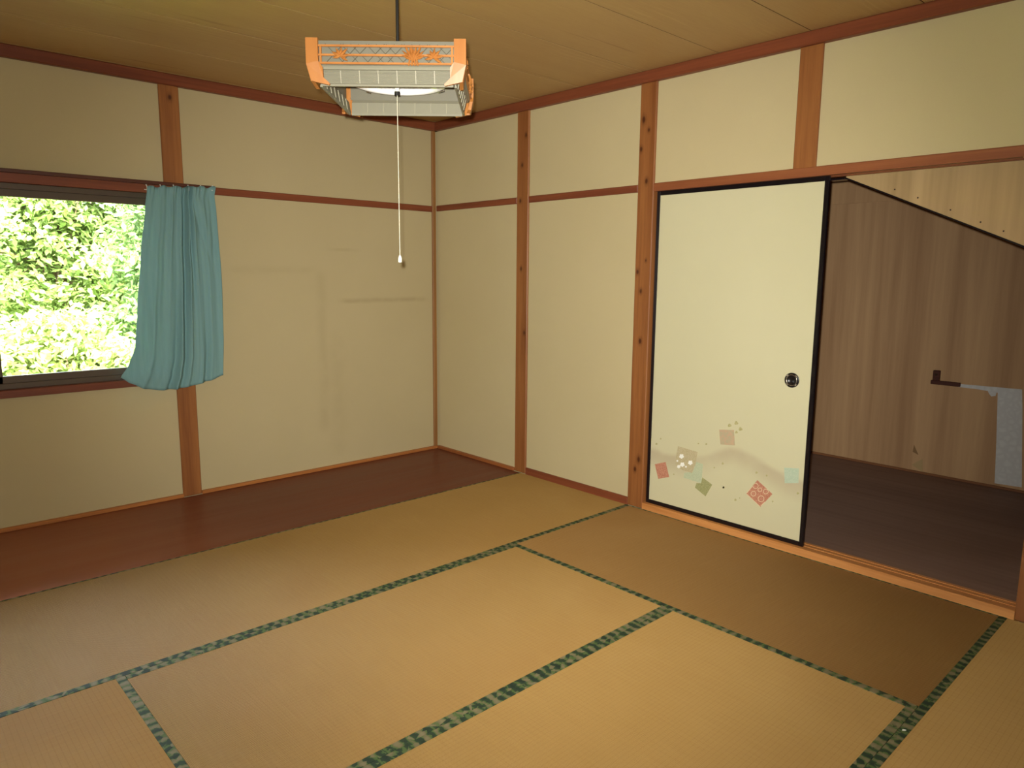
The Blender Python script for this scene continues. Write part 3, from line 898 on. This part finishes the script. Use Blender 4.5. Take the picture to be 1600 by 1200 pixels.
HT, ZT, ZM, ZB = 0.2375, 0.129, 0.056, 0.0     # outer half width, top, break, bottom (local)
def face_fn(k):
    """local frame of side k: (u along the side, v up, d outward) -> lamp space"""
    a = k * math.pi / 2
    n = Vector((math.sin(a), -math.cos(a), 0)); t_ = Vector((math.cos(a), math.sin(a), 0))
    return lambda u, v, d: t_ * u + n * d + Vector((0, 0, v))
for k in range(4):
    F = face_fn(k)
    # corner at the right end of side k, wrapping onto side k+1
    mb = MB()
    G = face_fn(k + 1)
    outl = [(HT, ZT), (HT - 0.036, ZT), (HT - 0.036, ZM + 0.008), (HT - 0.048, ZM - 0.008), (HT - 0.048, 0.020), (HT - 0.066, 0.004), (HT - 0.064, -0.001), (HT - 0.012, 0.010), (HT, ZM)]
    def shaped(Fx, sgn):
        n = len(outl)
        def pos(u, v, inn):
            tp = 0.0 if v >= ZM else (ZM - v) / ZM * 0.012
            uu = u if u < HT - 0.001 else u - tp
            d = HT - tp - inn
            return Fx(sgn * uu, v, d)
        vs_ = [pos(u, v, 0.0) for u, v in outl] + [pos(u if u < HT - 0.001 else u - 0.010, v, 0.011) for u, v in outl]
        fs = [tuple(range(n)), tuple(range(2 * n - 1, n - 1, -1))] + [(i, n + i, n + (i + 1) % n, (i + 1) % n) for i in range(n)]
        mb.add(vs_, fs)
    shaped(F, 1); shaped(G, -1)
    mb.build('corner_piece', M_orange, lamp)

def leafy(F, cu, cv, s, kind, parent, rng):
    """carved ornament: overlapping pointed leaves with raised midribs"""
    mb = MB()
    n = 7 if kind == 'leaf' else 9
    for i in range(n):
        if kind == 'leaf':
            a = -0.3 + math.pi * 1.25 * i / (n - 1) - 0.25
            ln = s * rng.uniform(0.75, 1.1); wd = s * 0.30
        else:
            a = math.pi * (0.12 + 0.76 * i / (n - 1))
            ln = s * rng.uniform(0.9, 1.15); wd = s * 0.22
        dx, dy = math.cos(a), math.sin(a)
        b = 0.0 if kind == 'leaf' else -s * 0.55
        base = (cu, cv + b)
        d = 0.231 + 0.0012 * (i % 3)
        P = lambda t_, w_: (base[0] + dx * ln * t_ - dy * wd * w_, base[1] + dy * ln * t_ + dx * wd * w_)
        outline = [P(-0.15, 0), P(0.25, 0.45), P(0.55, 0.5), P(1.0, 0.0), P(0.55, -0.5), P(0.25, -0.45)]
        c0 = P(0.45, 0)
        vs_ = [F(u, v, d) for u, v in outline] + [F(c0[0], c0[1], d + 0.006)] + [F(u, v, d - 0.004) for u, v in outline]
        fs = [(q, (q + 1) % 6, 6) for q in range(6)] + [(q, 7 + q, 7 + (q + 1) % 6, (q + 1) % 6) for q in range(6)] + [tuple(range(12, 6, -1))]
        mb.add(vs_, fs)
    if kind != 'leaf':
        for q in (-0.5, -0.15, 0.2, 0.5):
            mb.tube([F(cu + q * s * 0.7, cv - s * 0.95, 0.231), F(cu + q * s * 0.4, cv - s * 0.3, 0.234), F(cu + q * s * 1.0, cv + s * 0.3, 0.232)], s * 0.07, 6)
    return mb.build('carved_ornament', M_orange, parent)

rng = random.Random(11)
for k in range(4):
    F = face_fn(k)
    hw = HT - 0.034
    side = MB().prism([(-hw, ZM), (hw, ZM), (hw, ZT - 0.003), (-hw, ZT - 0.003)], 0.216, 0.219, F).build('upper_panel', M_pearl2, lamp)
    # zigzag lines on the upper panel
    mb = MB()
    x = -hw + 0.02
    while x < hw - 0.04:
        for s_ in (1, -1):
            xa, xb = (x, x + 0.055) if s_ > 0 else (x + 0.055, x)
            za, zb_ = ZM + 0.006, ZT - 0.012
            dv = Vector((xb - xa, zb_ - za)).normalized(); nn = Vector((-dv.y, dv.x)) * 0.0009
            mb.prism([(xa + nn.x, za + nn.y), (xb + nn.x, zb_ + nn.y), (xb - nn.x, zb_ - nn.y), (xa - nn.x, za - nn.y)], 0.219, 0.2205, F)
        x += 0.030 if (int((x + hw) / 0.03) % 3) else 0.046
    mb.build('zigzag_lines', M_line, side)
    # lattice bars
    for zz in (ZT - 0.020, ZT - 0.046, ZM + 0.004):
        MB().prism([(-hw - 0.004, zz - 0.0028), (hw + 0.004, zz - 0.0028), (hw + 0.004, zz + 0.0028), (-hw - 0.004, zz + 0.0028)], 0.2255, 0.2315, F).build('lattice_bar', M_orange, lamp)
    for sg in (-1, 1):
        u0 = sg * (hw - 0.008)
        MB().prism([(u0 - 0.003, ZM + 0.004), (u0 + 0.003, ZM + 0.004), (u0 + 0.003, ZT - 0.020), (u0 - 0.003, ZT - 0.020)], 0.2245, 0.2300, F).build('lattice_bar', M_orange, lamp)
    leafy(F, -0.137, ZM + 0.024, 0.029, 'leaf', lamp, rng)
    leafy(F, 0.080, ZM + 0.036, 0.040, 'flower', lamp, rng)
    leafy(F, 0.140, ZM + 0.022, 0.029, 'leaf', lamp, rng)
    # lower ribbed acrylic: stepped top lip, then fine ribs, slanting inwards
    prof = [(0.222, ZM), (0.226, ZM - 0.002), (0.222, ZM - 0.006), (0.219, ZM - 0.011)]
    nz_ = 10
    for i in range(nz_):
        z_ = ZM - 0.012 - i * 0.0036
        dd = 0.213 - i * 0.0009
        prof += [(dd - 0.0016, z_), (dd + 0.0004, z_ - 0.0006), (dd + 0.0004, z_ - 0.0026), (dd - 0.0016, z_ - 0.0034)]
    prof += [(0.207, 0.006), (0.207, 0.0), (0.200, 0.0), (0.200, 0.006), (0.206, ZM - 0.012), (0.216, ZM)]
    hl = HT - 0.040
    n = len(prof)
    def xw(d): return hl
    vs_ = [F(-hl, z_, d_) for d_, z_ in prof] + [F(hl, z_, d_) for d_, z_ in prof]
    fs = [(i, (i + 1) % n, n + (i + 1) % n, n + i) for i in range(n)] + [tuple(range(n)), tuple(range(2 * n - 1, n - 1, -1))]
    low = MB().add(vs_, fs).build('ribbed_panel', M_pearl, lamp)
    for q in range(1, 7):
        uu = -hl + 2 * hl * q / 7
        mb = MB()
        mb.add([F(uu - 0.0012, ZM - 0.012, 0.2150), F(uu + 0.0012, ZM - 0.012, 0.2150), F(uu + 0.0012, 0.008, 0.2070), F(uu - 0.0012, 0.008, 0.2070),
                F(uu - 0.0012, ZM - 0.012, 0.2040), F(uu + 0.0012, ZM - 0.012, 0.2040), F(uu + 0.0012, 0.008, 0.1985), F(uu - 0.0012, 0.008, 0.1985)],
               [(0, 1, 2, 3), (4, 7, 6, 5), (0, 4, 5, 1), (1, 5, 6, 2), (2, 6, 7, 3), (3, 7, 4, 0)])
        mb.build('divider', M_divider, low)
# metal cross frame, reflector, ring tube
MB().lathe([(0.0, 0.124), (0.04, 0.124), (0.060, 0.114), (0.150, 0.103), (0.156, 0.099), (0.156, 0.097), (0.058, 0.106), (0.0, 0.106)], 40).build('reflector', M_enamel, lamp, True)
for a in (0, math.pi / 2):
    mtx = Matrix.Rotation(a + math.pi / 4, 4, 'Z')
    MB().box((-0.30, -0.008, 0.112), (0.30, 0.008, 0.118), 0.001, mtx).build('cross_arm', M_enamel, lamp)
MB().torus(0.150, 0.0150, (0, 0, 0.072), 56, 14).build('ring_tube', M_tube, lamp, True)
for a in (0.6, 2.4, 4.4):
    c_, s_ = math.cos(a), math.sin(a)
    MB().tube([(0.12 * c_, 0.12 * s_, 0.095), (0.172 * c_, 0.172 * s_, 0.084), (0.172 * c_, 0.172 * s_, 0.060), (0.150 * c_, 0.150 * s_, 0.053)], 0.002, 6).build('tube_clip', M_silver, lamp)
MB().tube([(0.150, 0.02, 0.072), (0.150, -0.02, 0.072)], 0.0175, 12).build('tube_socket', M_enamel, lamp)
# hanging cord and ceiling cap
zc_ = ZC - LP.z
MB().tube([(0, 0, 0.110), (0, 0, 0.135)], [0.016, 0.011], 16).build('cord_grip', M_cordb, lamp)
MB().tube([(0, 0, 0.130), (0, 0, zc_ - 0.02)], 0.0052, 12).build('cord', M_cordb, lamp)
MB().lathe([(0.0, zc_), (0.045, zc_), (0.043, zc_ - 0.018), (0.018, zc_ - 0.034), (0.0, zc_ - 0.034)], 28).build('ceiling_cap', M_cordb, lamp, True)
# pull switch and string
sw = MB().tube([(-0.004, 0, 0.095), (-0.004, 0, 0.026)], 0.008, 12).build('pull_switch', M_enamel, lamp)
MB().tube([(-0.004, 0, 0.022), (-0.004, 0, 0.034)], 0.0092, 12).build('switch_band', M_cordb, sw)
MB().tube([(-0.004, 0, 0.052), (-0.004, 0, 0.064)], 0.0092, 12).build('switch_band', M_cordb, sw)
zk = -0.510
M_string = plain('pull_string_cloth', srgb(226, 218, 194), 0.8)
stg = MB().tube([(-0.004, 0, 0.03), (-0.004, 0.001, -0.2), (-0.003, 0.0, zk + 0.01)], 0.0011, 6).build('pull_string', M_string, lamp)
MB().lathe([(0.0, zk + 0.014), (0.003, zk + 0.013), (0.0062, zk + 0.004), (0.0066, zk - 0.010), (0.0, zk - 0.012)], 14, (-0.003, 0, 0)).build('string_knob', M_enamel, stg, True)

# a scrap of lint on the floor
lp = hit(1412, 1141, 2, 0.001)
lint = MB().prism([(-0.006, -0.001), (-0.002, 0.003), (0.004, 0.002), (0.007, -0.002), (0.001, -0.003)], 0.0, 0.0015, lambda u, v, d: (u, v, d)).build('paper_lint', M_white)
lint.location = lp
lint.rotation_euler = (0, 0, -0.6)
tag(lint, 'tiny white scrap of paper on the green cloth edging near the closet post', 'paper')

# ------------------------------------------------------------------ outside: hillside with leafy trees
def ground_mat():
    t = NT('hillside_undergrowth')
    nz = t.noise(t.coord(), 3.5, 6, 0.65)
    return t.done(t.ramp(nz, [(0.35, srgb(70, 84, 40)), (0.55, srgb(116, 138, 62)), (0.7, srgb(150, 140, 96))]), 0.9, 0.1)
rngn = np.random.default_rng(5)
NX, NY = 40, 30
gv = []
for j in range(NY + 1):
    for i in range(NX + 1):
        X = -9 + 20 * i / NX; Y = 1.2 + 14 * j / NY
        Z = -3.0 + 0.62 * max(0, Y - 2.5) + 0.18 * math.sin(X * 1.3 + Y) + 0.15 * math.sin(X * 2.9 - Y * 2.1)
        gv.append((X, Y, Z))
gf = [(j * (NX + 1) + i, j * (NX + 1) + i + 1, (j + 1) * (NX + 1) + i + 1, (j + 1) * (NX + 1) + i) for j in range(NY) for i in range(NX)]
hill = tag(MB().add(gv, gf).build('hillside', ground_mat(), None, True), 'green overgrown hillside outside the window', kind='structure')
def hill_z(X, Y):
    return -3.0 + 0.62 * max(0, Y - 2.5) + 0.18 * math.sin(X * 1.3 + Y) + 0.15 * math.sin(X * 2.9 - Y * 2.1)

def leaf_mat(name, c1, c2):
    t = NT(name)
    rn = t.noise(t.coord(), 4.0, 3, 0.6)
    fine = t.n('TexWhiteNoise', noise_dimensions='3D')
    sn = t.n('VectorMath', operation='SNAP'); t.l(t.coord(), sn.inputs[0]); sn.inputs[1].default_value = (0.08, 0.08, 0.08)
    t.l(sn.outputs[0], fine.inputs['Vector'])
    k = t.math('ADD', t.math('MULTIPLY', rn, 0.5), t.math('MULTIPLY', fine.outputs['Value'], 0.5))
    c = t.mix(k, c1, c2)
    t.done(c, 0.5, 0.35)
    tl = t.n('BsdfTranslucent'); t.l(c, tl.inputs[0])
    m_ = t.n('MixShader'); m_.inputs[0].default_value = 0.4
    t.l(t.p.outputs[0], m_.inputs[1]); t.l(tl.outputs[0], m_.inputs[2]); t.l(m_.outputs[0], t.out.inputs[0])
    return t.m
M_leafA = leaf_mat('leaf_bright_green', srgb(78, 104, 44), srgb(132, 154, 82))
M_leafB = leaf_mat('leaf_yellow_green', srgb(96, 120, 52), srgb(152, 166, 94))
M_leafC = leaf_mat('leaf_fresh_green', srgb(74, 104, 52), srgb(126, 150, 88))
M_bark = wood('tree_bark', srgb(84, 66, 50), srgb(120, 100, 78), 2, fine=30, rough=0.9)

def tree(name, base, top, crown, nclump, nleaf, lsize, mat_, label, seed):
    """crown = (centre xyz, radii xyz); leaves gathered in drooping sprays"""
    rg = np.random.default_rng(seed)
    root = thing(name, base, label, 'tree', 'trees outside the window')
    b = Vector(base)
    c = np.array(crown[0]); r = np.array(crown[1])
    d = rg.normal(size=(nclump, 3)); d /= np.linalg.norm(d, axis=1)[:, None]
    cl = c + d * r * (rg.random((nclump, 1)) ** 0.45)
    # trunk and limbs
    mb = MB()
    tp = Vector(c) + Vector((0, 0, r[2] * 0.3))
    mid = b.lerp(tp, 0.5) + Vector((0.12, 0.1, 0))
    mb.tube([Vector((0, 0, -0.1)), mid - b, tp - b], [0.09, 0.065, 0.02], 8)
    mb.build('trunk', M_bark, root, True)
    mb = MB()
    for q in range(0, nclump, max(1, nclump // 26)):
        e = Vector(cl[q]); s_ = b.lerp(tp, 0.35 + 0.6 * rg.random())
        m2 = s_.lerp(e, 0.5) + Vector((0, 0, 0.12))
        mb.tube([s_ - b, m2 - b, e - b], [0.026, 0.015, 0.005], 5)
    mb.build('branches', M_bark, root, True)
    # leaves
    per = nleaf // nclump
    N = per * nclump
    cen = np.repeat(cl, per, axis=0)
    spray = rg.normal(size=(nclump, 3)); spray[:, 2] = -0.25
    spray /= np.linalg.norm(spray, axis=1)[:, None]
    sp = np.repeat(spray, per, axis=0)
    pos = cen + rg.normal(size=(N, 3)) * np.array([0.17, 0.17, 0.075])
    ax = sp * 0.8 + rg.normal(size=(N, 3)) * 0.55; ax[:, 2] -= 0.15
    ax /= np.linalg.norm(ax, axis=1)[:, None]
    nrm = rg.normal(size=(N, 3)) * 0.45 + np.array([-0.05, -0.45, 0.9])
    sd = np.cross(ax, nrm); sd /= np.linalg.norm(sd, axis=1)[:, None]
    nn = np.cross(sd, ax)
    ln = lsize * (0.7 + 0.6 * rg.random((N, 1)))
    w = ln * 0.24
    v0 = pos; v1 = pos + ax * ln * 0.42 + sd * w + nn * ln * 0.06; v2 = pos + ax * ln - nn * ln * 0.06
    v3 = pos + ax * ln * 0.42 - sd * w + nn * ln * 0.06
    V = np.stack([v0, v1, v2, v3], axis=1).reshape(-1, 3) - np.array(base)
    me = bpy.data.meshes.new('foliage')
    me.vertices.add(4 * N); me.vertices.foreach_set('co', V.astype(np.float32).ravel())
    base_i = np.arange(N) * 4
    tri_ = np.stack([base_i, base_i + 1, base_i + 2, base_i, base_i + 2, base_i + 3], axis=1).reshape(-1)
    me.loops.add(6 * N); me.loops.foreach_set('vertex_index', tri_.astype(np.int32))
    me.polygons.add(2 * N); me.polygons.foreach_set('loop_start', (np.arange(2 * N) * 3).astype(np.int32))
    me.update(calc_edges=True); me.validate()
    me.materials.append(mat_)
    fo = bpy.data.objects.new('foliage', me); col.objects.link(fo); fo.parent = root
    fo['kind'] = 'stuff'
    return root

def T(name, X, Y, cz, rad, nclump, nleaf, ls, m, label, seed):
    tree(name, (X, Y, hill_z(X, Y) - 0.05), None, ((X, Y, cz), rad), nclump, nleaf, ls, m, label, seed)
T('leafy_shrub', -1.75, 3.45, 0.35, (0.95, 0.32, 0.60), 80, 12000, 0.085, M_leafB, 'low pale yellow-green shrub just outside the window, its crown below the others', 21)
T('leafy_tree', -2.85, 5.3, 1.45, (0.85, 0.48, 1.45), 110, 15000, 0.10, M_leafA, 'bright green leafy tree outside the window, beside the middle stile', 22)
T('leafy_tree', -0.15, 5.3, 1.2, (0.85, 0.48, 1.5), 110, 15000, 0.10, M_leafC, 'fresh green leafy tree outside the window, partly behind the curtain', 23)
T('leafy_tree', -1.0, 7.45, 2.0, (1.6, 0.55, 2.3), 170, 22000, 0.12, M_leafA, 'wide green tree farther up the hillside behind the other trees', 24)
T('leafy_tree', 2.75, 7.45, 1.9, (1.25, 0.55, 1.9), 80, 9000, 0.12, M_leafB, 'yellow-green tree outside, hidden mostly by the teal curtain', 25)
T('leafy_tree', -4.85, 7.45, 1.9, (1.25, 0.55, 1.9), 80, 9000, 0.12, M_leafC, 'green tree outside the window on the side away from the curtain', 26)
